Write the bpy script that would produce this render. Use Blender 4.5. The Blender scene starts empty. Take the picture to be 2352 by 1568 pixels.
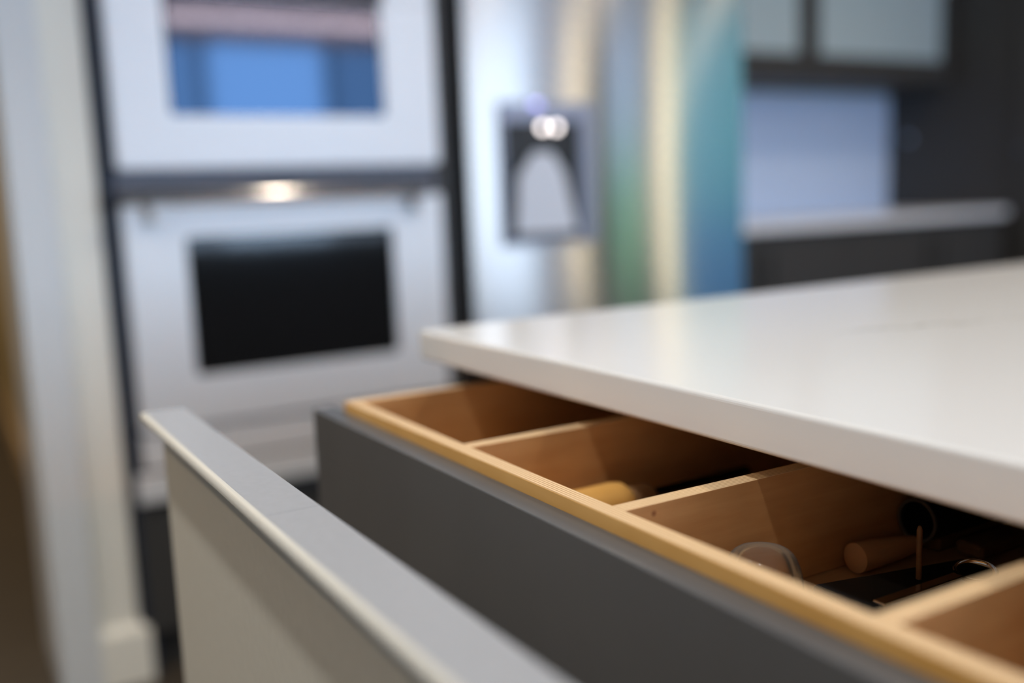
import bpy, bmesh, math, random
from mathutils import Vector, Matrix

random.seed(7)
SC = bpy.context.scene
COL = SC.collection
R = math.radians
CAMZ = 1.04
LOOK = dict(expo=0.0)

# ------------------------------------------------------------------ camera
cam = bpy.data.cameras.new('camera')
cam_ob = bpy.data.objects.new('camera', cam)
COL.objects.link(cam_ob)
yaw, pitch, roll = R(30.12), R(8.25), R(-2.25)
fw = Vector((math.sin(yaw)*math.cos(pitch), math.cos(yaw)*math.cos(pitch), -math.sin(pitch)))
rt = Vector((math.cos(yaw), -math.sin(yaw), 0))
up = rt.cross(fw)
rt2 = math.cos(roll)*rt + math.sin(roll)*up
up2 = -math.sin(roll)*rt + math.cos(roll)*up
mw = Matrix((rt2, up2, -fw)).transposed().to_4x4()
mw.translation = Vector((0, 0, CAMZ))
cam_ob.matrix_world = mw
cam.lens, cam.sensor_width, cam.sensor_fit = 35.0, 36.0, 'HORIZONTAL'
cam.clip_start = 0.02
cam.dof.use_dof = True
cam.dof.focus_distance = 0.622
cam.dof.aperture_fstop = 1.75
SC.camera = cam_ob

# ------------------------------------------------------------------ world, exposure, big lights
SC.view_settings.view_transform = 'Standard'
SC.view_settings.look = 'None'
SC.view_settings.gamma = 1.0
SC.view_settings.use_curve_mapping = False
SC.view_settings.exposure = LOOK['expo']
SC.cycles.use_denoising = True
SC.cycles.max_bounces = 8
SC.cycles.sample_clamp_indirect = 12
SC.cycles.caustics_reflective = False
SC.cycles.caustics_refractive = False
w = bpy.data.worlds.new('evening_sky')
SC.world = w
w.use_nodes = True
w.node_tree.nodes['Background'].inputs[0].default_value = (0.42, 0.55, 0.80, 1)
w.node_tree.nodes['Background'].inputs[1].default_value = 1.1

def area(name, loc, target, sx, sy, power, color, shape='RECTANGLE', spread=180):
    l = bpy.data.lights.new(name, 'AREA')
    l.shape, l.size, l.size_y = shape, sx, sy
    l.energy, l.color = power, color
    l.spread = R(spread)
    o = bpy.data.objects.new(name, l)
    COL.objects.link(o)
    o.location = loc
    o.rotation_euler = (Vector(target)-Vector(loc)).to_track_quat('-Z', 'Y').to_euler()
    return o

DAY = (0.50, 0.72, 1.0)
WARM = (1.0, 0.80, 0.58)
NEUT = (0.95, 0.965, 0.97)
# daylight entering the big window behind the camera
area('window_daylight', (1.50, -3.44, 1.6), (1.50, 0, 1.6), 0.82, 1.38, 30, DAY)
area('window_daylight', (2.45, -3.44, 1.6), (2.45, 0, 1.6), 0.94, 1.38, 62, DAY)
area('window_daylight', (3.25, -3.44, 1.6), (3.25, 0, 1.6), 0.50, 1.38, 13, DAY)
area('side_window_daylight', (3.98, -2.64, 1.3), (0, -2.64, 1.3), 1.1, 2.1, 9.0, (0.83, 0.92, 1.0))
area('left_fill_light', (-1.5, -3.44, 1.35), (-1.3, 0, 1.1), 1.7, 1.7, 10, (0.95, 0.97, 1.0))  # unseen fill light added for the wall end and drawer face
# light in the hallway past the white wall end
area('hall_light', (-0.6, 4.6, 2.5), (-0.6, 4.6, 0), 0.3, 0.3, 24, WARM, 'DISK')
area('hedge_fill_light', (4.7, -2.2, 2.3), (6.0, -2.2, 0.6), 0.3, 0.3, 40, (1.0, 0.95, 0.85), 'DISK')  # unseen lamp added outside to brighten the hedge
# recessed ceiling lights: two rows of three (housings are built further down)
DOWN = [(-0.24, -0.85), (-0.24, 0.05), (-0.24, 0.95), (3.00, -0.80), (3.00, 0.445), (3.00, 1.67),
        (-0.95, -0.75), (-0.95, 1.25), (1.40, 0.40)]
DOWN_P = [1.0, 4.8, 5.4, 4, 9, 10, 1.0, 9.5, 13]
DOWN_C = [NEUT, NEUT, NEUT, WARM, WARM, WARM, WARM, WARM, (1.0, 0.88, 0.72)]
DOWN_S = [130, 130, 96, 150, 150, 150, 110, 110, 150]
for (dx_, dy_), p_, c_, s_ in zip(DOWN, DOWN_P, DOWN_C, DOWN_S):
    area('downlight_lamp', (dx_, dy_, 2.575), (dx_, dy_, 0), 0.10, 0.10, p_, c_, 'DISK', s_)

# ------------------------------------------------------------------ materials
def nd(nt, t, **kw):
    n = nt.nodes.new(t)
    for k, v in kw.items():
        setattr(n, k, v)
    return n

def mat(name, base, rough=0.5, metal=0.0, spec=0.5, noise=None, trans=0.0, ior=1.5, emit=None, coat=0.0, bump=None, tint=None, aniso=None):
    """noise = (scale xyz, amount): soft variation of the thing's own colour"""
    m = bpy.data.materials.new(name)
    m.use_nodes = True
    nt = m.node_tree
    b = nt.nodes['Principled BSDF']
    b.inputs['Base Color'].default_value = (*base, 1)
    b.inputs['Roughness'].default_value = rough
    b.inputs['Metallic'].default_value = metal
    b.inputs['Specular IOR Level'].default_value = spec
    b.inputs['Transmission Weight'].default_value = trans
    b.inputs['IOR'].default_value = ior
    b.inputs['Coat Weight'].default_value = coat
    if tint:
        b.inputs['Specular Tint'].default_value = (*tint, 1)
    if aniso:
        b.inputs['Anisotropic'].default_value, b.inputs['Anisotropic Rotation'].default_value = aniso
    if emit:
        b.inputs['Emission Color'].default_value = (*emit[0], 1)
        b.inputs['Emission Strength'].default_value = emit[1]
    if noise or bump:
        tc = nd(nt, 'ShaderNodeTexCoord')
        mp = nd(nt, 'ShaderNodeMapping')
        mp.inputs['Scale'].default_value = (noise or bump)[0]
        nt.links.new(tc.outputs['Object'], mp.inputs[0])
        nz = nd(nt, 'ShaderNodeTexNoise')
        nz.inputs['Scale'].default_value = 1.0
        nz.inputs['Detail'].default_value = 5
        nt.links.new(mp.outputs[0], nz.inputs['Vector'])
        if noise:
            mr = nd(nt, 'ShaderNodeMapRange')
            mr.inputs['From Min'].default_value = 0.25
            mr.inputs['From Max'].default_value = 0.75
            mr.inputs['To Min'].default_value = 1-noise[1]
            mr.inputs['To Max'].default_value = 1+noise[1]
            nt.links.new(nz.outputs[0], mr.inputs[0])
            vm = nd(nt, 'ShaderNodeVectorMath', operation='SCALE')
            vm.inputs[0].default_value = base
            nt.links.new(mr.outputs[0], vm.inputs['Scale'])
            nt.links.new(vm.outputs[0], b.inputs['Base Color'])
        if bump:
            bp = nd(nt, 'ShaderNodeBump')
            bp.inputs['Strength'].default_value = bump[1]
            bp.inputs['Distance'].default_value = 0.001
            nt.links.new(nz.outputs[0], bp.inputs['Height'])
            nt.links.new(bp.outputs[0], b.inputs['Normal'])
    return m

def wood(name, c0, c1, grain, ply_axis=None, rough=0.45, knots=False):
    """veneer faces with long grain; the top edge shows the glued plies as stripes across ply_axis"""
    m = bpy.data.materials.new(name)
    m.use_nodes = True
    nt = m.node_tree
    L = nt.links.new
    b = nt.nodes['Principled BSDF']
    b.inputs['Roughness'].default_value = rough
    b.inputs['Specular IOR Level'].default_value = 0.35
    tc = nd(nt, 'ShaderNodeTexCoord')
    mp = nd(nt, 'ShaderNodeMapping')
    mp.inputs['Scale'].default_value = grain
    L(tc.outputs['Object'], mp.inputs[0])
    nz = nd(nt, 'ShaderNodeTexNoise')
    nz.inputs['Scale'].default_value = 1.0
    nz.inputs['Detail'].default_value = 6
    nz.inputs['Roughness'].default_value = 0.65
    L(mp.outputs[0], nz.inputs['Vector'])
    n2 = nd(nt, 'ShaderNodeTexNoise')
    n2.inputs['Scale'].default_value = 14
    n2.inputs['Detail'].default_value = 2
    L(tc.outputs['Object'], n2.inputs['Vector'])
    ad = nd(nt, 'ShaderNodeMath', operation='ADD')
    L(nz.outputs[0], ad.inputs[0])
    L(n2.outputs[0], ad.inputs[1])
    mr = nd(nt, 'ShaderNodeMapRange')
    mr.inputs['From Min'].default_value = 0.75
    mr.inputs['From Max'].default_value = 1.25
    L(ad.outputs[0], mr.inputs[0])
    mx = nd(nt, 'ShaderNodeMix', data_type='RGBA')
    mx.inputs[6].default_value = (*c0, 1)
    mx.inputs[7].default_value = (*c1, 1)
    L(mr.outputs[0], mx.inputs[0])
    out = mx.outputs[2]
    if ply_axis is not None:
        sep = nd(nt, 'ShaderNodeSeparateXYZ')
        L(tc.outputs['Object'], sep.inputs[0])
        mu = nd(nt, 'ShaderNodeMath', operation='MULTIPLY')
        mu.inputs[1].default_value = 2*math.pi/0.00225
        L(sep.outputs[ply_axis], mu.inputs[0])
        sn = nd(nt, 'ShaderNodeMath', operation='SINE')
        L(mu.outputs[0], sn.inputs[0])
        m2 = nd(nt, 'ShaderNodeMapRange')
        m2.inputs['From Min'].default_value = -0.95
        m2.inputs['From Max'].default_value = 0.1
        L(sn.outputs[0], m2.inputs[0])
        pl = nd(nt, 'ShaderNodeMix', data_type='RGBA')
        pl.inputs[6].default_value = (0.40, 0.22, 0.095, 1)
        pl.inputs[7].default_value = (0.78, 0.57, 0.335, 1)
        L(m2.outputs[0], pl.inputs[0])
        ge = nd(nt, 'ShaderNodeNewGeometry')
        s2 = nd(nt, 'ShaderNodeSeparateXYZ')
        L(ge.outputs['Normal'], s2.inputs[0])
        gt = nd(nt, 'ShaderNodeMath', operation='GREATER_THAN')
        gt.inputs[1].default_value = 0.8
        L(s2.outputs[2], gt.inputs[0])
        fin = nd(nt, 'ShaderNodeMix', data_type='RGBA')
        L(gt.outputs[0], fin.inputs[0])
        L(out, fin.inputs[6])
        L(pl.outputs[2], fin.inputs[7])
        out = fin.outputs[2]
    if knots:
        sub = nd(nt, 'ShaderNodeVectorMath', operation='DISTANCE')
        sub.inputs[1].default_value = knots
        L(tc.outputs['Object'], sub.inputs[0])
        k = nd(nt, 'ShaderNodeMapRange')
        k.inputs['From Min'].default_value = 0.0006
        k.inputs['From Max'].default_value = 0.0026
        k.inputs['To Min'].default_value = 1
        k.inputs['To Max'].default_value = 0
        L(sub.outputs['Value'], k.inputs[0])
        kx = nd(nt, 'ShaderNodeMix', data_type='RGBA')
        kx.inputs[7].default_value = (0.30, 0.12, 0.045, 1)
        L(k.outputs[0], kx.inputs[0])
        L(out, kx.inputs[6])
        out = kx.outputs[2]
    L(out, b.inputs['Base Color'])
    return m

def thin_glass(name, tint, body, col=(0.8, 0.78, 0.74)):
    """thin-walled clear vessel: straight-through transmission, fresnel reflection, a little milky body"""
    m = bpy.data.materials.new(name)
    m.use_nodes = True
    nt = m.node_tree
    nt.nodes.remove(nt.nodes['Principled BSDF'])
    out = nt.nodes['Material Output']
    tr = nd(nt, 'ShaderNodeBsdfTransparent')
    tr.inputs[0].default_value = (*tint, 1)
    df = nd(nt, 'ShaderNodeBsdfDiffuse')
    df.inputs[0].default_value = (*col, 1)
    m1 = nd(nt, 'ShaderNodeMixShader')
    m1.inputs[0].default_value = body
    gl = nd(nt, 'ShaderNodeBsdfGlossy')
    gl.inputs['Roughness'].default_value = 0.07
    lw = nd(nt, 'ShaderNodeLayerWeight')
    lw.inputs[0].default_value = 0.5
    pw = nd(nt, 'ShaderNodeMath', operation='POWER')
    pw.inputs[1].default_value = 5.0
    nt.links.new(lw.outputs['Facing'], pw.inputs[0])
    ma = nd(nt, 'ShaderNodeMath', operation='MULTIPLY_ADD', use_clamp=True)
    ma.inputs[1].default_value = 0.28
    ma.inputs[2].default_value = body
    nt.links.new(pw.outputs[0], ma.inputs[0])
    nt.links.new(ma.outputs[0], m1.inputs[0])
    fr = nd(nt, 'ShaderNodeFresnel')
    fr.inputs[0].default_value = 1.3
    m2 = nd(nt, 'ShaderNodeMixShader')
    L = nt.links.new
    L(tr.outputs[0], m1.inputs[1])
    L(df.outputs[0], m1.inputs[2])
    L(fr.outputs[0], m2.inputs[0])
    L(m1.outputs[0], m2.inputs[1])
    L(gl.outputs[0], m2.inputs[2])
    L(m2.outputs[0], out.inputs[0])
    return m

def brushed(name, col):
    """vertically smeared sheen of brushed steel over a smoother reflecting lobe"""
    m = bpy.data.materials.new(name)
    m.use_nodes = True
    nt = m.node_tree
    nt.nodes.remove(nt.nodes['Principled BSDF'])
    g1 = nd(nt, 'ShaderNodeBsdfAnisotropic')
    g1.inputs['Color'].default_value = (*col, 1)
    g1.inputs['Roughness'].default_value = 0.28
    g1.inputs['Anisotropy'].default_value = 0.78
    g1.inputs['Rotation'].default_value = 0.0
    g2 = nd(nt, 'ShaderNodeBsdfAnisotropic')
    g2.inputs['Color'].default_value = (*col, 1)
    g2.inputs['Roughness'].default_value = 0.15
    g2.inputs['Anisotropy'].default_value = 0.6
    g2.inputs['Rotation'].default_value = 0.0
    mx = nd(nt, 'ShaderNodeMixShader')
    mx.inputs[0].default_value = 0.90
    L = nt.links.new
    L(g1.outputs[0], mx.inputs[1])
    L(g2.outputs[0], mx.inputs[2])
    L(mx.outputs[0], nt.nodes['Material Output'].inputs[0])
    return m

def quartz():
    m = bpy.data.materials.new('white_quartz')
    m.use_nodes = True
    nt = m.node_tree
    L = nt.links.new
    b = nt.nodes['Principled BSDF']
    b.inputs['Roughness'].default_value = 0.16
    b.inputs['Specular IOR Level'].default_value = 0.5
    tc = nd(nt, 'ShaderNodeTexCoord')
    sep = nd(nt, 'ShaderNodeSeparateXYZ')
    L(tc.outputs['Object'], sep.inputs[0])
    nz = nd(nt, 'ShaderNodeTexNoise')
    nz.inputs['Scale'].default_value = 22
    nz.inputs['Detail'].default_value = 4
    L(tc.outputs['Object'], nz.inputs['Vector'])
    # a faint grey vein wandering across the slab (object space, metres)
    k1 = nd(nt, 'ShaderNodeMath', operation='MULTIPLY_ADD')   # y + 0.22 x
    k1.inputs[1].default_value = 0.26
    L(sep.outputs[0], k1.inputs[0])
    L(sep.outputs[1], k1.inputs[2])
    k2 = nd(nt, 'ShaderNodeMath', operation='MULTIPLY_ADD')
    k2.inputs[1].default_value = 0.075
    L(nz.outputs[0], k2.inputs[0])
    L(k1.outputs[0], k2.inputs[2])
    k3 = nd(nt, 'ShaderNodeMath', operation='SUBTRACT')
    k3.inputs[1].default_value = 0.827
    L(k2.outputs[0], k3.inputs[0])
    k4 = nd(nt, 'ShaderNodeMath', operation='ABSOLUTE')
    L(k3.outputs[0], k4.inputs[0])
    k5 = nd(nt, 'ShaderNodeMapRange')
    k5.inputs['From Min'].default_value = 0.0
    k5.inputs['From Max'].default_value = 0.009
    k5.inputs['To Min'].default_value = 1.0
    k5.inputs['To Max'].default_value = 0.0
    L(k4.outputs[0], k5.inputs[0])
    n2 = nd(nt, 'ShaderNodeTexNoise')
    n2.inputs['Scale'].default_value = 9
    L(tc.outputs['Object'], n2.inputs['Vector'])
    k6 = nd(nt, 'ShaderNodeMapRange')
    k6.inputs['From Min'].default_value = 0.33
    k6.inputs['From Max'].default_value = 0.53
    L(n2.outputs[0], k6.inputs[0])
    k7 = nd(nt, 'ShaderNodeMath', operation='MULTIPLY')
    L(k5.outputs[0], k7.inputs[0])
    L(k6.outputs[0], k7.inputs[1])
    # vein starts some way in from the front edge
    k8 = nd(nt, 'ShaderNodeMapRange')
    k8.inputs['From Min'].default_value = 0.66
    k8.inputs['From Max'].default_value = 0.75
    L(sep.outputs[0], k8.inputs[0])
    k9 = nd(nt, 'ShaderNodeMath', operation='MULTIPLY')
    L(k7.outputs[0], k9.inputs[0])
    L(k8.outputs[0], k9.inputs[1])
    kk = nd(nt, 'ShaderNodeMath', operation='MULTIPLY')
    kk.inputs[1].default_value = 0.55
    L(k9.outputs[0], kk.inputs[0])
    mx = nd(nt, 'ShaderNodeMix', data_type='RGBA')
    mx.inputs[6].default_value = (0.80, 0.795, 0.79, 1)
    mx.inputs[7].default_value = (0.40, 0.36, 0.31, 1)
    L(kk.outputs[0], mx.inputs[0])
    L(mx.outputs[2], b.inputs['Base Color'])
    return m

M = {
 'quartz': quartz(),
 'front': mat('grey_lacquer', (0.60, 0.57, 0.49), 0.45, noise=((120, 120, 120), 0.03)),
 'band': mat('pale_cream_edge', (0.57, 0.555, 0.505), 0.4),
 'ledge': mat('cool_grey_lacquer', (0.335, 0.342, 0.36), 0.30, noise=((160, 160, 160), 0.04)),
 'charcoal': mat('charcoal_lacquer', (0.090, 0.091, 0.095), 0.32, spec=0.5, noise=((9, 9, 2), 0.10)),
 'cab': mat('dark_cabinet_paint', (0.050, 0.048, 0.046), 0.5, spec=0.35),
 'cabblue': mat('dark_blue_grey_paint', (0.022, 0.030, 0.050), 0.5, spec=0.3),
 'steel': mat('brushed_steel', (0.83, 0.83, 0.835), 0.50, 0.30),
 'steelw': mat('pale_steel', (0.82, 0.83, 0.85), 0.50, 0.25),
 'fridge': brushed('fridge_steel', (0.74, 0.75, 0.76)),
 'bar': mat('handle_steel', (0.21, 0.20, 0.195), 0.11, 1.0),
 'champ': mat('champagne_metal', (0.93, 0.80, 0.56), 0.38, 0.55),
 'blueglass': mat('coated_blue_oven_glass', (0.004, 0.006, 0.012), 0.06, 0.0, 0.55, tint=(0.36, 0.60, 1.0)),
 'blackglass': mat('black_glass', (0.010, 0.010, 0.0105), 0.08, 0, 0.5),
 'panel': mat('black_control_panel', (0.010, 0.010, 0.012), 0.5, 0, 0.2),
 'black': mat('black_plastic', (0.010, 0.011, 0.012), 0.40, 0, 0.4),
 'seam': mat('dark_gap', (0.02, 0.018, 0.016), 0.8),
 'white': mat('white_wall_paint', (0.74, 0.73, 0.69), 0.7),
 'greywall': mat('grey_wall_paint', (0.30, 0.29, 0.28), 0.7),
 'trim': mat('white_trim_paint', (0.73, 0.75, 0.76), 0.5),
 'cream': mat('warm_lit_white_paint', (0.89, 0.86, 0.77), 0.6),  # white wall end with the warm light on it put into the colour
 'tan': mat('tan_wall_paint', (0.40, 0.32, 0.17), 0.7),
 'tanb': mat('tan_wood_baseboard', (0.62, 0.46, 0.27), 0.5),
 'ceil': mat('ceiling_paint', (0.72, 0.72, 0.72), 0.8),
 'floor': mat('dark_wood_floor', (0.060, 0.048, 0.036), 0.45, noise=((2, 26, 1), 0.25)),
 'splash': mat('pale_blue_backsplash', (0.60, 0.74, 0.98), 0.4),
 'frost': mat('frosted_grey_green_glass', (0.42, 0.52, 0.55), 0.4, 0, 0.5),
 'teal': mat('teal_paint', (0.12, 0.48, 0.56), 0.5),
 'bluep': mat('blue_paint', (0.07, 0.26, 0.56), 0.5),
 'hedge': mat('hedge_green', (0.12, 0.46, 0.20), 0.8, noise=((30, 30, 30), 0.5)),
 'lamp': mat('lamp_lens', (1, 1, 1), 0.5, emit=((1.0, 0.84, 0.62), 25)),
 'gaptrim': mat('grey_blue_vent_trim', (0.13, 0.14, 0.18), 0.5),
 'streak_tube': mat('streak_tube_glow', (1, 1, 1), 0.5, emit=((1.0, 0.79, 0.46), 1.85)),  # glow of the added streak tubes
 'ledstrip': mat('led_bulb', (1, 1, 1), 0.5, emit=((1.0, 0.50, 0.36), 185)),
 'dled': mat('dispenser_led', (1, 1, 1), 0.5, emit=((1.0, 0.90, 0.87), 6.5)),
 'bled': mat('blue_indicator', (0.2, 0.2, 0.6), 0.5, emit=((0.45, 0.42, 1.0), 2.0)),
 'glass': thin_glass('clear_thin_glass', (0.96, 0.94, 0.92), 0.03), 'amber': thin_glass('amber_reflection_tint', (0.95, 0.70, 0.48), 0.6, (0.95, 0.56, 0.28)),  # amber stands for wood seen through and reflected in the cup
 'chrome': mat('polished_steel', (0.75, 0.78, 0.82), 0.12, 1.0),
 'plyx': wood('birch_ply_front', (0.62, 0.325, 0.085), (0.72, 0.42, 0.14), (60, 6, 60), 0),
 'plyy': wood('birch_ply_divider', (0.50, 0.245, 0.090), (0.64, 0.355, 0.145), (7, 60, 70), 1),
 'plyk': wood('birch_ply_divider_with_knot', (0.50, 0.245, 0.090), (0.64, 0.355, 0.145), (7, 60, 70), 1,
              knots=(0.350, 0.4459, CAMZ-0.1862)),
 'plyb': wood('birch_ply_bottom', (0.42, 0.24, 0.10), (0.55, 0.33, 0.15), (8, 60, 60)),
 'handlewood': wood('orange_beech', (0.72, 0.36, 0.08), (0.80, 0.44, 0.12), (10, 90, 90)),
 'darkwood': wood('dark_brown_wood', (0.17, 0.09, 0.04), (0.24, 0.13, 0.06), (10, 120, 120)),
}

# ------------------------------------------------------------------ geometry helpers
def origin_of(p):
    v = Vector((0, 0, 0))
    while p is not None:
        v += p.location
        p = p.parent
    return v

def obj(name, bm, m, parent=None, smooth=False):
    me = bpy.data.meshes.new(name)
    bmesh.ops.recalc_face_normals(bm, faces=bm.faces)
    off = origin_of(parent)
    if off.length:
        bmesh.ops.translate(bm, verts=bm.verts, vec=-off)
    bm.to_mesh(me)
    bm.free()
    me.materials.append(M[m] if isinstance(m, str) else m)
    if smooth:
        for p in me.polygons:
            p.use_smooth = True
        try:
            me.set_sharp_from_angle(angle=R(40))
        except Exception:
            pass
    o = bpy.data.objects.new(name, me)
    COL.objects.link(o)
    o.parent = parent
    return o

def thing(name, loc, label, cat, group=None):
    o = bpy.data.objects.new(name, None)
    COL.objects.link(o)
    o.location = loc
    o.empty_display_size = 0.05
    o['label'], o['category'] = label, cat
    if group:
        o['group'] = group
    return o

def tag(o, label, cat, group=None):
    o['label'], o['category'] = label, cat
    if group:
        o['group'] = group
    return o

def struct(o, label=None):
    o['kind'] = 'structure'
    if label:
        o['label'] = label
    return o

def box(x0, x1, y0, y1, z0, z1, bev=0.0, seg=2, bm=None):
    own = bmesh.new()
    r = bmesh.ops.create_cube(own, size=1)
    bmesh.ops.scale(own, vec=(abs(x1-x0), abs(y1-y0), abs(z1-z0)), verts=own.verts)
    bmesh.ops.translate(own, vec=((x0+x1)/2, (y0+y1)/2, (z0+z1)/2), verts=own.verts)
    if bev:
        bmesh.ops.bevel(own, geom=own.edges[:], offset=bev, segments=seg, affect='EDGES', profile=0.5)
    if bm is None:
        return own
    me = bpy.data.meshes.new('tmp')
    own.to_mesh(me)
    own.free()
    bm.from_mesh(me)
    bpy.data.meshes.remove(me)
    return bm

def prism_y(prof, y0, y1):
    """profile in (x, z) pulled along y"""
    bm = bmesh.new()
    a = [bm.verts.new((x, y0, z)) for x, z in prof]
    b = [bm.verts.new((x, y1, z)) for x, z in prof]
    n = len(prof)
    for i in range(n):
        bm.faces.new((a[i], a[(i+1) % n], b[(i+1) % n], b[i]))
    bm.faces.new(a)
    bm.faces.new(list(reversed(b)))
    return bm

def frame_xz(x0, x1, z0, z1, y0, y1, wl, wr, wb, wt, bev=0.002):
    """a rectangular frame ring in the xz plane, one mesh"""
    bm = bmesh.new()
    o = [(x0, z0), (x1, z0), (x1, z1), (x0, z1)]
    i_ = [(x0+wl, z0+wb), (x1-wr, z0+wb), (x1-wr, z1-wt), (x0+wl, z1-wt)]
    vs = {}
    for nm, ring in (('o', o), ('i', i_)):
        for yy, t in ((y0, 'f'), (y1, 'b')):
            vs[nm+t] = [bm.verts.new((x, yy, z)) for x, z in ring]
    for k in range(4):
        j = (k+1) % 4
        bm.faces.new((vs['of'][k], vs['of'][j], vs['if'][j], vs['if'][k]))
        bm.faces.new((vs['ob'][j], vs['ob'][k], vs['ib'][k], vs['ib'][j]))
        bm.faces.new((vs['of'][j], vs['of'][k], vs['ob'][k], vs['ob'][j]))
        bm.faces.new((vs['if'][k], vs['if'][j], vs['ib'][j], vs['ib'][k]))
    if bev:
        bmesh.ops.bevel(bm, geom=bm.edges[:], offset=bev, segments=2, affect='EDGES')
    return bm

def lathe(prof, seg=40, axis='Z', loc=(0, 0, 0), close=False):
    """profile of (r, h) turned about an axis"""
    bm = bmesh.new()
    rings = []
    for r, h in prof:
        if r < 1e-6:
            rings.append([bm.verts.new((0, 0, h))])
        else:
            rings.append([bm.verts.new((r*math.cos(2*math.pi*k/seg), r*math.sin(2*math.pi*k/seg), h)) for k in range(seg)])
    for A, B in zip(rings, rings[1:]):
        for k in range(seg):
            j = (k+1) % seg
            if len(A) == 1 and len(B) == 1:
                continue
            if len(A) == 1:
                bm.faces.new((A[0], B[k], B[j]))
            elif len(B) == 1:
                bm.faces.new((A[k], A[j], B[0]))
            else:
                bm.faces.new((A[k], A[j], B[j], B[k]))
    if close:
        for ring in (rings[0], rings[-1]):
            if len(ring) > 1:
                bm.faces.new(ring)
    rot = Matrix.Identity(3)
    if axis == 'X':
        rot = Matrix.Rotation(R(90), 3, 'Y')
    elif axis == 'Y':
        rot = Matrix.Rotation(R(-90), 3, 'X')
    elif isinstance(axis, Vector):
        rot = axis.to_track_quat('Z', 'Y').to_matrix()
    bmesh.ops.rotate(bm, cent=(0, 0, 0), matrix=rot, verts=bm.verts)
    bmesh.ops.translate(bm, vec=loc, verts=bm.verts)
    return bm

def Zd(d):
    return CAMZ-d

# ================================================================== the room
struct(obj('floor', box(-3.0, 7.0, -3.6, 8.0, -0.05, 0.0), 'floor'), 'dark wood floor')
struct(obj('ceiling', box(-3.0, 4.2, -3.6, 8.0, 2.6, 2.65), 'ceil'), 'white ceiling')

# white wall end beside the ovens, the hallway wall running away behind it
struct(obj('wall_left', box(0.232, 0.323, 2.262, 2.60, 0, 2.6, 0.006), 'cream'), 'white wall end beside the oven cabinet')
struct(obj('wall_hall', box(0.262, 0.326, 2.60, 7.0, 0, 2.6), 'tan'), 'tan hallway wall beyond the white wall end')
bb = bmesh.new()
box(0.2355, 0.341, 2.238, 2.262, 0, 0.135, 0, bm=bb)
for v in bb.verts:
    if v.co.y < 2.24 and v.co.z > 0.1:
        v.co.z -= 0.016
        v.co.y += 0.004
struct(obj('baseboard_left', bb, 'cream'), 'white baseboard at the foot of the wall end')
struct(obj('trim_1', box(0.152, 0.236, 2.235, 2.60, 0, 2.6, 0.006), 'trim'), 'white door casing on the edge of the wall end')
struct(obj('baseboard_hall', box(0.247, 0.262, 2.60, 7.0, 0, 0.115, 0.003), 'tanb'), 'tan baseboard along the hallway wall')

struct(obj('wall_front', box(0.334, 4.15, 3.26, 3.36, 0, 2.6), 'white'), 'kitchen wall behind the ovens, refrigerator and back counter')
struct(obj('wall_hall_end', box(-1.3, 0.33, 7.0, 7.1, 0, 2.6), 'tan'), 'far end wall of the hallway')
struct(obj('wall_hall_left', box(-1.3, -1.2, 2.35, 7.0, 0, 2.6), 'tan'), 'hallway wall opposite')
struct(obj('wall_aisle', box(-3.0, -1.2, 2.25, 2.35, 0, 2.6), 'white'), 'white wall left of the hallway')
struct(obj('wall_side', box(-3.1, -3.0, -3.6, 2.35, 0, 2.6), 'white'), 'white wall left of the kitchen')
# back wall with the big window (behind the camera)
bw = bmesh.new()
box(-3.0, -2.4, -3.6, -3.5, 0, 2.6, bm=bw)
box(-0.6, 1.05, -3.6, -3.5, 0, 2.6, bm=bw)
box(-2.4, -0.6, -3.6, -3.5, 0, 0.45, bm=bw)
box(-2.4, -0.6, -3.6, -3.5, 2.25, 2.6, bm=bw)
box(3.85, 4.15, -3.6, -3.5, 0, 2.6, bm=bw)
box(1.05, 3.85, -3.6, -3.5, 0, 0.86, bm=bw)
box(1.05, 3.85, -3.6, -3.5, 2.34, 2.6, bm=bw)
struct(obj('wall_back', bw, 'white'), 'white wall with the big window')
wf = struct(obj('window_1', frame_xz(1.05, 3.85, 0.86, 2.34, -3.53, -3.49, 0.05, 0.05, 0.05, 0.05), 'trim'), 'big white framed window')
for xm in (1.95, 2.95):
    obj('mullion', box(xm-0.02, xm+0.02, -3.52, -3.485, 0.90, 2.30, 0.003), 'trim', wf)
struct(obj('fill_window', frame_xz(-2.4, -0.6, 0.45, 2.25, -3.53, -3.49, 0.05, 0.05, 0.05, 0.05), 'trim'), 'added tall white framed window for the fill light')  # added unseen opening that frames the left fill light
# right wall with its windows and the teal door
rw = bmesh.new()
for y0, y1, z0, z1 in ((-3.5, -3.26, 0, 2.6), (-3.26, -2.02, 0, 0.2), (-3.26, -2.02, 2.42, 2.6), (-2.02, -1.34, 0, 2.6),
                       (-1.34, -0.72, 0, 0.06), (-1.34, -0.72, 2.2, 2.6), (-0.72, 3.26, 0, 2.6)):
    box(4.05, 4.15, y0, y1, z0, z1, bm=rw)
struct(obj('wall_right', rw, 'greywall'), 'grey wall on the right side of the kitchen')

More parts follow.
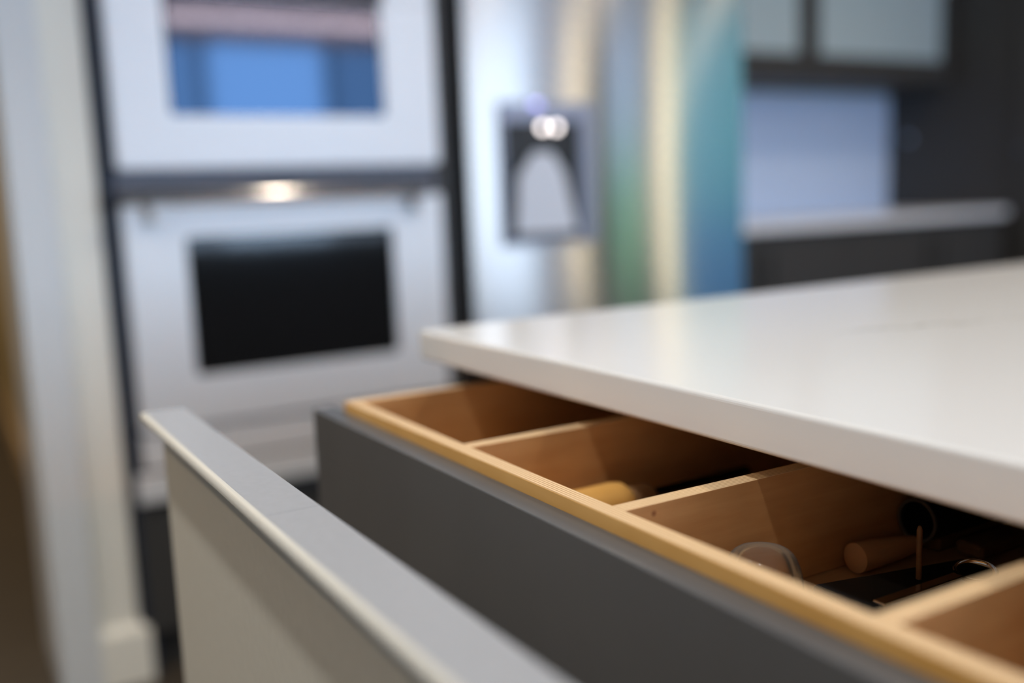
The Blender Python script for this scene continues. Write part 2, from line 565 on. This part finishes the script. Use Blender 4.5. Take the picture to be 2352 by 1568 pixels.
def frame_yz(name, y0, y1, z0, z1, m, label):
    bm = bmesh.new()
    t = 0.05
    box(4.03, 4.09, y0, y0+t, z0, z1, 0.003, bm=bm)
    box(4.03, 4.09, y1-t, y1, z0, z1, 0.003, bm=bm)
    box(4.03, 4.09, y0+t, y1-t, z0, z0+t, 0.003, bm=bm)
    box(4.03, 4.09, y0+t, y1-t, z1-t, z1, 0.003, bm=bm)
    return struct(obj(name, bm, m), label)
frame_yz('window_2', -3.26, -2.02, 0.2, 2.42, 'trim', 'white framed side window')
frame_yz('door_1', -1.34, -0.72, 0.06, 2.2, 'cab', 'dark framed glazed garden door')
dt = struct(obj('door_2', box(4.01, 4.05, -0.44, 0.46, 0, 2.1, 0.004), 'teal'), 'teal painted door')
obj('door_panel', box(4.0, 4.012, -0.36, 0.38, 0.12, 0.88, 0.003), 'bluep', dt)
obj('door_knob', lathe([(0, -0.03), (0.02, -0.028), (0.028, -0.012), (0.02, 0.004), (0.012, 0.01), (0.012, 0.03)], 20, 'X', (3.985, 0.41, 1.0)), 'bar', dt, True)
# garden outside the glazed door
struct(obj('lawn', box(4.2, 9.0, -5.0, 2.0, -0.1, 0.0), 'hedge'), 'green lawn outside')
hb = box(5.6, 6.4, -4.2, 1.0, 0, 1.32, 0.12, 3)
tag(obj('hedge', hb, 'hedge'), 'clipped green hedge outside the glazed garden door', 'hedge')
for ys, wh in ((-1.505, 'side window'), (-0.50, 'teal door')):  # unseen glowing tubes added to streak the refrigerator doors
    t = thing('streak_lamp', (4.04, ys, 1.3), 'added slim glowing tube for the refrigerator streaks, between the garden door and the '+wh, 'wall lamp')
    obj('back_plate', box(4.028, 4.05, ys-0.03, ys+0.03, 0.25, 2.35, 0.004), 'trim', t)
    obj('tube', lathe([(0, 0), (0.03, 0.002), (0.035, 0.02), (0.035, 1.98), (0.03, 1.998), (0, 2.0)], 20, 'Z', (3.992, ys, 0.30)), 'streak_tube', t, True)
# LED string along the top of the back wall
ls = thing('led_light_string', (2.6, -3.47, 2.48), 'string of small warm lights along the top of the window wall', 'light string')
obj('rail', box(1.66, 3.70, -3.498, -3.485, 2.462, 2.498, 0.002), 'trim', ls)
bulb_me = None
for k in range(31):
    xk = 1.70+k*0.064
    if k == 29:
        continue
    if bulb_me is None:
        b0 = obj('bulb', lathe([(0, -0.012), (0.012, -0.010), (0.016, 0.0), (0.012, 0.010), (0, 0.014)], 10, 'Y', (2.6, -3.47, 2.48)), 'ledstrip', ls, True)
        bulb_me = b0.data
        b0.location = (xk-2.6, 0, 0)
    else:
        b = bpy.data.objects.new('bulb', bulb_me)
        COL.objects.link(b)
        b.parent = ls
        b.location = (xk-2.6, 0, 0)
# recessed ceiling lights
WHERE = ['over the drawer aisle, furthest from the ovens', 'over the drawer aisle, above the open drawers', 'over the drawer aisle, nearest the ovens',
         'over the garden door aisle, furthest from the back counter', 'over the aisle beside the teal door', 'over the aisle right before the back counter',
         'on the hallway side, furthest from the ovens', 'on the hallway side, nearest the white wall end', 'over the middle of the island']
for (dx_, dy_), wh in zip(DOWN, WHERE):
    t = thing('recessed_light', (dx_, dy_, 2.6), 'round warm recessed ceiling light ' + wh, 'ceiling light', 'recessed ceiling lights')
    obj('trim_ring', lathe([(0.052, -0.004), (0.075, -0.008), (0.082, -0.003), (0.082, 0.0), (0.052, 0.0), (0.052, -0.004)], 32, 'Z', (dx_, dy_, 2.6)), 'trim', t, True)
    obj('lens', lathe([(0, -0.002), (0.05, -0.002)], 32, 'Z', (dx_, dy_, 2.6)), 'lamp', t)

# ================================================================== oven wall
F = 2.249
oc = thing('oven_cabinet', (0.74, 2.55, 0), 'tall dark blue-grey cabinet housing the two ovens', 'cabinet')
obj('side_panel', box(0.329, 0.356, F, 2.86, 0.0, 2.3, 0.002), 'cabblue', oc)
obj('side_panel', box(1.108, 1.152, F, 2.86, 0.0, 2.3, 0.002), 'cab', oc)
obj('back_panel', box(0.362, 1.108, 2.84, 2.86, 0.1, 2.3), 'cab', oc)
obj('door', box(0.3585, 1.104, F-0.004, F+0.018, 1.80, 2.29, 0.002), 'cab', oc)
obj('deck', box(0.362, 1.108, F+0.02, 2.84, 0.385, 0.405), 'cab', oc)
dr = obj('drawer', box(0.341, 1.106, F-0.006, F+0.014, 0.105, 0.392, 0.002), 'cab', oc)
obj('drawer_edge_pull', box(0.62, 0.84, F-0.022, F-0.006, 0.378, 0.388, 0.002), 'bar', dr)
obj('toe_kick', box(0.362, 1.108, F+0.05, F+0.07, 0.0, 0.10), 'cab', oc)

# upper oven
uo = thing('oven', (0.735, 2.5, 1.13), 'pale steel upper oven with blue reflecting glass door', 'oven')
obj('body', box(0.372, 1.098, F+0.03, 2.82, 1.135, 1.78, 0.004), 'panel', uo)
ud = obj('door', frame_xz(0.3585, 1.104, 1.128, 1.498, F-0.03, F+0.012, 0.117, 0.138, 0.112, 0.002, 0.004), 'steelw', uo)
obj('window_glass', box(0.478, 0.971, F-0.024, F-0.006, 1.237, 1.498, 0.001), 'blueglass', ud)
cp = obj('control_panel', box(0.474, 0.975, F-0.03, F+0.012, 1.4985, 1.70, 0.003), 'panel', uo)
obj('frame', box(0.3585, 0.473, F-0.03, F+0.012, 1.4985, 1.70, 0.003), 'steelw', uo)
obj('frame', box(0.976, 1.104, F-0.03, F+0.012, 1.4985, 1.70, 0.003), 'steelw', uo)
obj('trim', box(0.3585, 1.104, F-0.03, F+0.012, 1.702, 1.795, 0.003), 'steelw', uo)

# lower oven
lo = thing('oven', (0.735, 2.5, 0.42), 'steel lower wall oven with black glass door and bar handle', 'oven')
obj('body', box(0.372, 1.098, F+0.03, 2.82, 0.41, 1.075, 0.004), 'panel', lo)
ld = obj('door', frame_xz(0.3585, 1.104, 0.566, 1.056, F-0.03, F+0.012, 0.126, 0.138, 0.112, 0.076, 0.004), 'steel', lo)
obj('window_glass', box(0.488, 0.970, F-0.026, F-0.006, 0.676, 0.982, 0.001), 'blackglass', ld)
obj('gap_trim', box(0.3585, 1.104, F+0.004, F+0.028, 1.058, 1.126, 0.002), 'gaptrim', lo)
pb = []
for k in range(-16, 17):                                 # gently bowed front
    t = R(19)+R(11.5)*k/16
    pb.append((F-0.092+0.08*math.cos(R(7.5))-0.08*math.cos(t), 1.0555+0.08*(math.sin(t)-math.sin(R(7.5)))))
pb += [(F-0.079, 1.0830), (F-0.077, 1.078), (F-0.077, 1.056), (F-0.080, 1.052), (F-0.088, 1.0525)]
hbm = bmesh.new()
ra = [hbm.verts.new((0.352, y, z)) for y, z in pb]
rb = [hbm.verts.new((1.048, y, z)) for y, z in pb]
for k in range(len(pb)):
    j = (k+1) % len(pb)
    hbm.faces.new((ra[k], ra[j], rb[j], rb[k]))
hbm.faces.new(ra)
hbm.faces.new(list(reversed(rb)))
hb = obj('handle_bar', hbm, 'bar', ld)
for xb in (0.425, 1.03):
    obj('handle_bracket', box(xb-0.014, xb+0.014, F-0.079, F-0.028, 1.018, 1.068, 0.005), 'steel', ld)
obj('vent_strip', box(0.3585, 1.104, F-0.018, F+0.012, 0.480, 0.556, 0.003), 'steel', lo)
obj('trim_strip', box(0.341, 1.104, F-0.024, F-0.001, 0.408, 0.470, 0.003), 'steel', lo)

# ================================================================== refrigerator
FY = 2.20
fr = thing('refrigerator', (1.62, 2.6, 0), 'steel french door refrigerator with water dispenser beside the ovens', 'refrigerator')
obj('case', box(1.175, 2.075, FY+0.055, 3.0, 0.03, 1.80, 0.01), 'cab', fr)
dl = obj('door', box(1.172, 1.580, FY, FY+0.05, 0.68, 1.80, 0.0015, 2), 'fridge', fr)
drr = obj('door', box(1.588, 2.078, FY, FY+0.05, 0.68, 1.80, 0.0015, 2), 'fridge', fr)
fd = obj('freezer_drawer', box(1.172, 2.078, FY, FY+0.05, 0.08, 0.67, 0.0015, 2), 'fridge', fr)
obj('drawer_handle', lathe([(0, 0), (0.012, 0), (0.012, 0.7), (0, 0.7)], 20, 'X', (1.275, FY-0.045, 0.61)), 'bar', fd, True)
# dispenser: frame, recess walls, lights, paddle
dp = obj('dispenser_frame', frame_xz(1.262, 1.545, 0.915, 1.275, FY-0.012, FY+0.004, 0.008, 0.046, 0.012, 0.048, 0.003), mat('dispenser_grey', (0.30, 0.32, 0.40), 0.35, 0.5), dl)
obj('recess', box(1.271, 1.498, FY-0.008, FY-0.001, 0.928, 1.226, 0.001), 'black', dl)
pd = bmesh.new()
vv = [(1.352, 1.150), (1.405, 1.150), (1.440, 1.10), (1.478, 0.945), (1.292, 0.945), (1.305, 1.09)]
a = [pd.verts.new((x, FY-0.020, z)) for x, z in vv]
b = [pd.verts.new((x, FY-0.009, z)) for x, z in vv]
pd.faces.new(a)
pd.faces.new(list(reversed(b)))
for i in range(6):
    pd.faces.new((a[i], a[(i+1) % 6], b[(i+1) % 6], b[i]))
obj('paddle', pd, mat('pale_plastic', (0.72, 0.74, 0.80), 0.45), dl)
for xl in (1.384, 1.424):
    obj('dispenser_light', lathe([(0, -0.004), (0.006, -0.003), (0.0085, 0.0), (0.0085, 0.004)], 20, 'Y', (xl, FY-0.016, CAMZ+0.172)), 'dled', dl, True)
obj('indicator_light', box(1.352, 1.380, FY-0.016, FY-0.011, CAMZ+0.222, CAMZ+0.236, 0.002), 'bled', dl)

# ================================================================== back counter run
BY = 2.62
XR = 4.0
bc = thing('base_cabinet', (3.05, 2.95, 0), 'dark base cabinet under the back counter, right of the refrigerator', 'cabinet')
obj('carcass', box(2.10, XR-0.005, BY+0.045, 3.25, 0.10, 0.878, 0.002), 'cab', bc)
obj('toe_kick', box(2.10, XR-0.005, BY+0.10, BY+0.12, 0.0, 0.10), 'cab', bc)
for i in range(4):
    x0 = 2.104+i*0.474
    d = obj('door', box(x0, x0+0.468, BY+0.022, BY+0.044, 0.11, 0.868, 0.003), 'cab', bc)
    obj('handle', lathe([(0, 0), (0.006, 0), (0.006, 0.16), (0, 0.16)], 14, 'Z', (x0+(0.43 if i % 2 == 0 else 0.04), BY+0.004, 0.66)), 'bar', d, True)
tag(obj('countertop', box(2.085, XR-0.005, BY, 3.25, 0.88, 0.91, 0.003), mat('pale_counter', (0.86, 0.88, 0.92), 0.3)),
    'pale countertop running along the back wall beside the refrigerator', 'countertop')
tag(obj('backsplash', box(2.085, XR-0.005, 3.245, 3.2595, 0.911, 1.44, 0.001), 'splash'),
    'pale blue-grey backsplash above the back counter', 'backsplash')
uc = thing('glass_door_cabinet', (3.0, 3.1, 1.46), 'dark wall cabinet with frosted glass doors over the back counter', 'cabinet')
obj('carcass', box(2.10, XR-0.005, 2.945, 3.25, 1.455, 2.30, 0.002), 'cab', uc)
UX = [2.10, 2.62, 3.122, XR-0.008]
for i in range(3):
    d = obj('door', frame_xz(UX[i]+0.002, UX[i+1]-0.002, 1.458, 2.296, 2.92, 2.942, 0.055, 0.055, 0.10, 0.06, 0.002), 'cab', uc)
    obj('pane', box(UX[i]+0.055, UX[i+1]-0.055, 2.928, 2.934, 1.555, 2.238), 'frost', d)
# tall pantry at the right end
pc = thing('pantry_cabinet', (4.02, 2.2, 0), 'tall dark pantry cabinet closing the right end of the counter', 'cabinet')
obj('carcass', box(XR, 4.048, 1.15, 3.25, 0.0, 2.45, 0.002), 'cab', pc)
for i in range(3):
    y0 = 1.16+i*0.48
    d = obj('door', box(XR-0.022, XR-0.002, y0, y0+0.474, 0.11, 2.44, 0.003), 'cab', pc)
    obj('knob', lathe([(0, -0.026), (0.012, -0.025), (0.016, -0.016), (0.008, -0.008), (0.006, 0.0)], 18, 'X', (XR-0.022, y0+0.43, 1.15)), 'bar', d, True)
obj('hook', lathe([(0, -0.05), (0.014, -0.048), (0.018, -0.036), (0.010, -0.02), (0.008, 0.0)], 18, 'X', (XR, 3.10, CAMZ+0.195)), 'chrome', pc, True)

# ================================================================== the island
XC = 0.423
ct = obj('island_countertop', box(XC, 1.78, -1.4, 0.918, Zd(0.16), Zd(0.13), 0.0032, 4), 'quartz')
tag(ct, 'thick white quartz island countertop with a faint grey vein', 'countertop')
isl = thing('island_cabinet', (1.0, 0.2, 0), 'grey kitchen island cabinet with two long drawers pulled open', 'cabinet')
CX = 0.452
obj('end_panel', box(CX, 1.70, 0.878, 0.898, 0.0, Zd(0.161), 0.002), 'charcoal', isl)
obj('end_panel', box(CX, 1.70, -0.160, -0.140, 0.0, Zd(0.161), 0.002), 'charcoal', isl)
obj('back_panel', box(1.68, 1.70, -0.139, 0.877, 0.10, Zd(0.161), 0.001), 'charcoal', isl)
obj('shelf_panel', box(CX+0.01, 1.68, -0.139, 0.877, 0.40, 0.418), 'charcoal', isl)
obj('top_panel', box(0.50, 1.68, -0.139, 0.877, Zd(0.166), Zd(0.161)), 'black', isl)
obj('toe_kick', box(CX+0.06, CX+0.08, -0.139, 0.877, 0.0, 0.10), 'cab', isl)
obj('body', box(CX+0.022, 1.70, -1.3, -0.161, 0.0, Zd(0.161), 0.002), 'charcoal', isl)

# --- lower closed drawer front
obj('drawer_front', box(CX-0.026, CX-0.003, -0.158, 0.893, 0.105, 0.396, 0.002), 'front', isl)

# --- outer drawer: tall grey front with overhanging finger ledge
Y0, Y1 = -0.16, 0.893
xo, xi, xf = 0.1432, 0.1815, 0.160
od = bpy.data.objects.new('drawer', None)
COL.objects.link(od)
od.location = (0.3, 0.3, 0.45)
od.parent = isl
od.location = Vector((0.3, 0.3, 0.45))-isl.location
od['label'] = 'tall grey outer drawer pulled furthest out, with a ledge along its top'
zt = Zd(0.172)
zf = zt-0.012
obj('front_panel', box(xf, xi, Y0, Y1-0.002, 0.43, zf-0.001, 0.0012), 'front', od)
def ledge(y0, y1):
    return prism_y([(xi, zf), (xi, zt-0.0012), (xi-0.0012, zt), (xo+0.0046, zt), (xo+0.0046, zf+0.003), (xf-0.004, zf)], y0, y1)
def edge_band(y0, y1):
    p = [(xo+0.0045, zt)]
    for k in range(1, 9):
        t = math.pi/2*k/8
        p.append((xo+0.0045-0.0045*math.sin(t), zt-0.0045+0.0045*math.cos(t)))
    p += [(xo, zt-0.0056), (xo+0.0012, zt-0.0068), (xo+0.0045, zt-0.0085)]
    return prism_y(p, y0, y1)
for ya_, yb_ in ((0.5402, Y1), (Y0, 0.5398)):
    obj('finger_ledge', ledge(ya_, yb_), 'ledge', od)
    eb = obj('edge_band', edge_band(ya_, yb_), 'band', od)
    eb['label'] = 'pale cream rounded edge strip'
obj('drawer_side', box(xi+0.001, 0.62, Y1-0.055, Y1-0.040, 0.45, 0.56, 0.002), 'charcoal', od)
obj('drawer_side', box(xi+0.001, 0.62, Y0+0.040, Y0+0.055, 0.45, 0.56, 0.002), 'charcoal', od)
obj('drawer_bottom', box(xi+0.001, 0.62, Y0+0.056, Y1-0.056, 0.45, 0.462, 0.001), 'plyb', od)
obj('drawer_back', box(0.605, 0.62, Y0+0.056, Y1-0.056, 0.463, 0.60, 0.002), 'charcoal', od)

# --- inner drawer: charcoal front, birch plywood cutlery box with dividers
idr = bpy.data.objects.new('drawer', None)
COL.objects.link(idr)
idr.parent = isl
idr.location = -isl.location     # its own origin sits at the world origin: the ply stripes are in metres
idr['label'] = 'inner drawer with charcoal front and a birch plywood divided box'
ze = Zd(0.189)
zw = Zd(0.180)
zb = Zd(0.255)
yA, yB = 0.857, -0.118
obj('front_panel', box(0.296, 0.3157, yB-0.02, 0.887, 0.60, ze, 0.0008), 'charcoal', idr)
obj('box_front', box(0.316, 0.3285, yB, yA, zb-0.012, zw, 0.0006), 'plyx', idr)
XE = 0.80
obj('box_side', box(0.3287, XE, yA-0.0125, yA, zb-0.012, zw, 0.0006), 'plyy', idr)
obj('box_side', box(0.3287, XE, yB, yB+0.0125, zb-0.012, zw, 0.0006), 'plyy', idr)
obj('box_back', box(XE-0.0125, XE-0.0002, yB+0.0127, yA-0.0127, zb, zw, 0.0006), 'plyx', idr)
obj('box_bottom', box(0.3287, XE-0.0127, yB+0.0127, yA-0.0127, zb-0.010, zb, 0.0002), 'plyb', idr)
for k, yc in enumerate((0.639, 0.452, 0.265, 0.078)):
    obj('divider', box(0.3287, XE-0.0127, yc-0.0061, yc+0.0061, zb+0.0003, zw-0.0004, 0.0005), 'plyk' if k == 1 else 'plyy', idr)

# ================================================================== things in the drawer
def shell(prof, t):
    """close an outer profile into a thin wall"""
    inner = [(max(r-t, 0), h) for r, h in reversed(prof)]
    return prof+inner

# upturned clear glass in the third bay
rg, hg = 0.0255, 0.0425
out = [(rg*1.01, 0.0)]
for k in range(1, 15):
    t = math.pi/2*k/14
    out.append((rg*math.cos(t)**0.38 if k < 14 else 0.0, hg*math.sin(t)))
g = obj('glass_cup', lathe(out, 56, 'Z', (0.409, 0.4185, zb+0.0004)), 'glass', None, True)
tag(g, 'small clear rounded glass standing upside down near the drawer front', 'glass')

# tapered cup on its side, amber of reflected wood put into its colour
ax = Vector((1, -0.03, -0.035)).normalized()
r1, r2, ln = 0.0100, 0.0060, 0.056
pr = [(0, -0.0022), (r1*0.6, -0.0016), (r1, 0.0), (r1*0.97, ln*0.30), (r2*1.35, ln*0.58), (r2*1.35, ln*0.66), (r2, ln)]
g2 = obj('tapered_cup', lathe(pr, 40, ax, (0.506, 0.4325, zb+r1+0.0008)), 'amber', None, True)
tag(g2, 'small see-through tapered cup with amber wood reflections in its colour lying on its side behind the black tray', 'cup')

# dark wooden utensil handles lying along the bay
for k, (yy, x0, wd, nm) in enumerate(((0.4335, 0.580, 0.019, 'flat dark wooden utensil handle lying under the black tube'),
                                      (0.4080, 0.588, 0.021, 'flat dark wooden utensil handle lying beside the black tube, not under it'))):
    hnd = box(x0, 0.77, yy-wd/2, yy+wd/2, zb+0.0004, zb+0.0108, 0.003, 3)
    tag(obj('wooden_utensil', hnd, 'darkwood'), nm, 'kitchen utensil', 'wooden utensils in the third bay')

# black tube lying on the wooden handles
rt_ = 0.0150
tb = thing('black_tube', (0.60, 0.42, zb), 'round black tube with an open end lying on a wooden utensil handle', 'tube')
tx = Vector((1, 0.012, 0)).normalized()
tc_ = (0.562, 0.4285, zb+0.0112+rt_)
obj('barrel', lathe([(rt_, 0), (rt_, 0.16), (0, 0.16), (0, 0.15), (rt_-0.0016, 0.15), (rt_-0.0016, 0), (rt_, 0)], 44, tx, tc_), 'black', tb, True)
obj('rim', lathe([(rt_-0.0018, -0.0006), (rt_+0.0002, -0.0006), (rt_+0.0002, 0.0010), (rt_-0.0018, 0.0010), (rt_-0.0018, -0.0006)], 44, tx, tc_), mat('dark_grey_rim', (0.10, 0.09, 0.075), 0.4), tb, True)

# flat black tray turned a little in the bay
tray = box(-0.036, 0.080, -0.042, 0.042, 0.0, 0.0095, 0.003, 3)
bmesh.ops.rotate(tray, cent=(0, 0, 0), matrix=Matrix.Rotation(R(-13), 3, 'Z'), verts=tray.verts)
bmesh.ops.translate(tray, vec=(0.478, 0.3715, zb+0.0003), verts=tray.verts)
bt = obj('black_tray', tray, 'black')
tag(bt, 'flat black plastic tray lying across the third bay', 'tray')
zt2 = zb+0.0100

# thin wooden stick standing on the tray
sk = lathe([(0.0, 0), (0.0018, 0.0008), (0.0018, 0.032), (0.0011, 0.0342), (0, 0.035)], 14, Vector((0.03, 0.02, 1)).normalized(), (0.509, 0.386, zt2))
tag(obj('wooden_stick', sk, 'darkwood', None, True), 'thin brown wooden stick standing upright before the black tube', 'stick')

# steel spoon glinting on the tray
sp = thing('steel_spoon', (0.50, 0.36, zt2), 'small polished steel spoon lying on the black tray', 'spoon')
bw_ = [(0.0, -0.006)]
for k in range(1, 9):
    t = math.pi/2*k/8
    bw_.append((0.013*math.sin(t), -0.006*math.cos(t)))
bw_ += [(0.0122, 0.0004)]
for k in range(7, -1, -1):
    t = math.pi/2*k/8
    bw_.append((0.0122*math.sin(t), -0.0052*math.cos(t)))
obj('bowl', lathe(bw_, 32, Vector((-0.15, -0.1, 1)).normalized(), (0.536, 0.366, zt2+0.0068)), 'chrome', sp, True)
obj('handle', box(0.452, 0.525, 0.3655, 0.3735, zt2+0.004, zt2+0.0056, 0.0007), 'chrome', sp)

# wooden handled tool in the second bay
wt = thing('wooden_handled_tool', (0.42, 0.5, zb), 'round orange wooden handle with a steel shank lying in the second bay', 'kitchen utensil')
da = Vector((1, 0.02, 0)).normalized()
hr = 0.0180
obj('handle', lathe([(0, 0), (hr*0.8, 0.001), (hr, 0.006), (hr, 0.098), (hr*0.93, 0.106), (hr*0.70, 0.111), (0, 0.111)], 36, da, (0.334, 0.598, zb+hr+0.0004)), 'handlewood', wt, True)
e = Vector((0.334, 0.598, zb+hr+0.0004))+da*0.1112
obj('neck', lathe([(0, 0), (hr*0.66, 0), (hr*0.60, 0.020), (hr*0.5, 0.024), (0, 0.024)], 30, da, e), 'darkwood', wt, True)
e2 = e+da*0.0243
obj('shank', lathe([(0, 0), (hr*0.45, 0), (hr*0.45, 0.10), (0, 0.10)], 24, da, e2), 'chrome', wt, True)
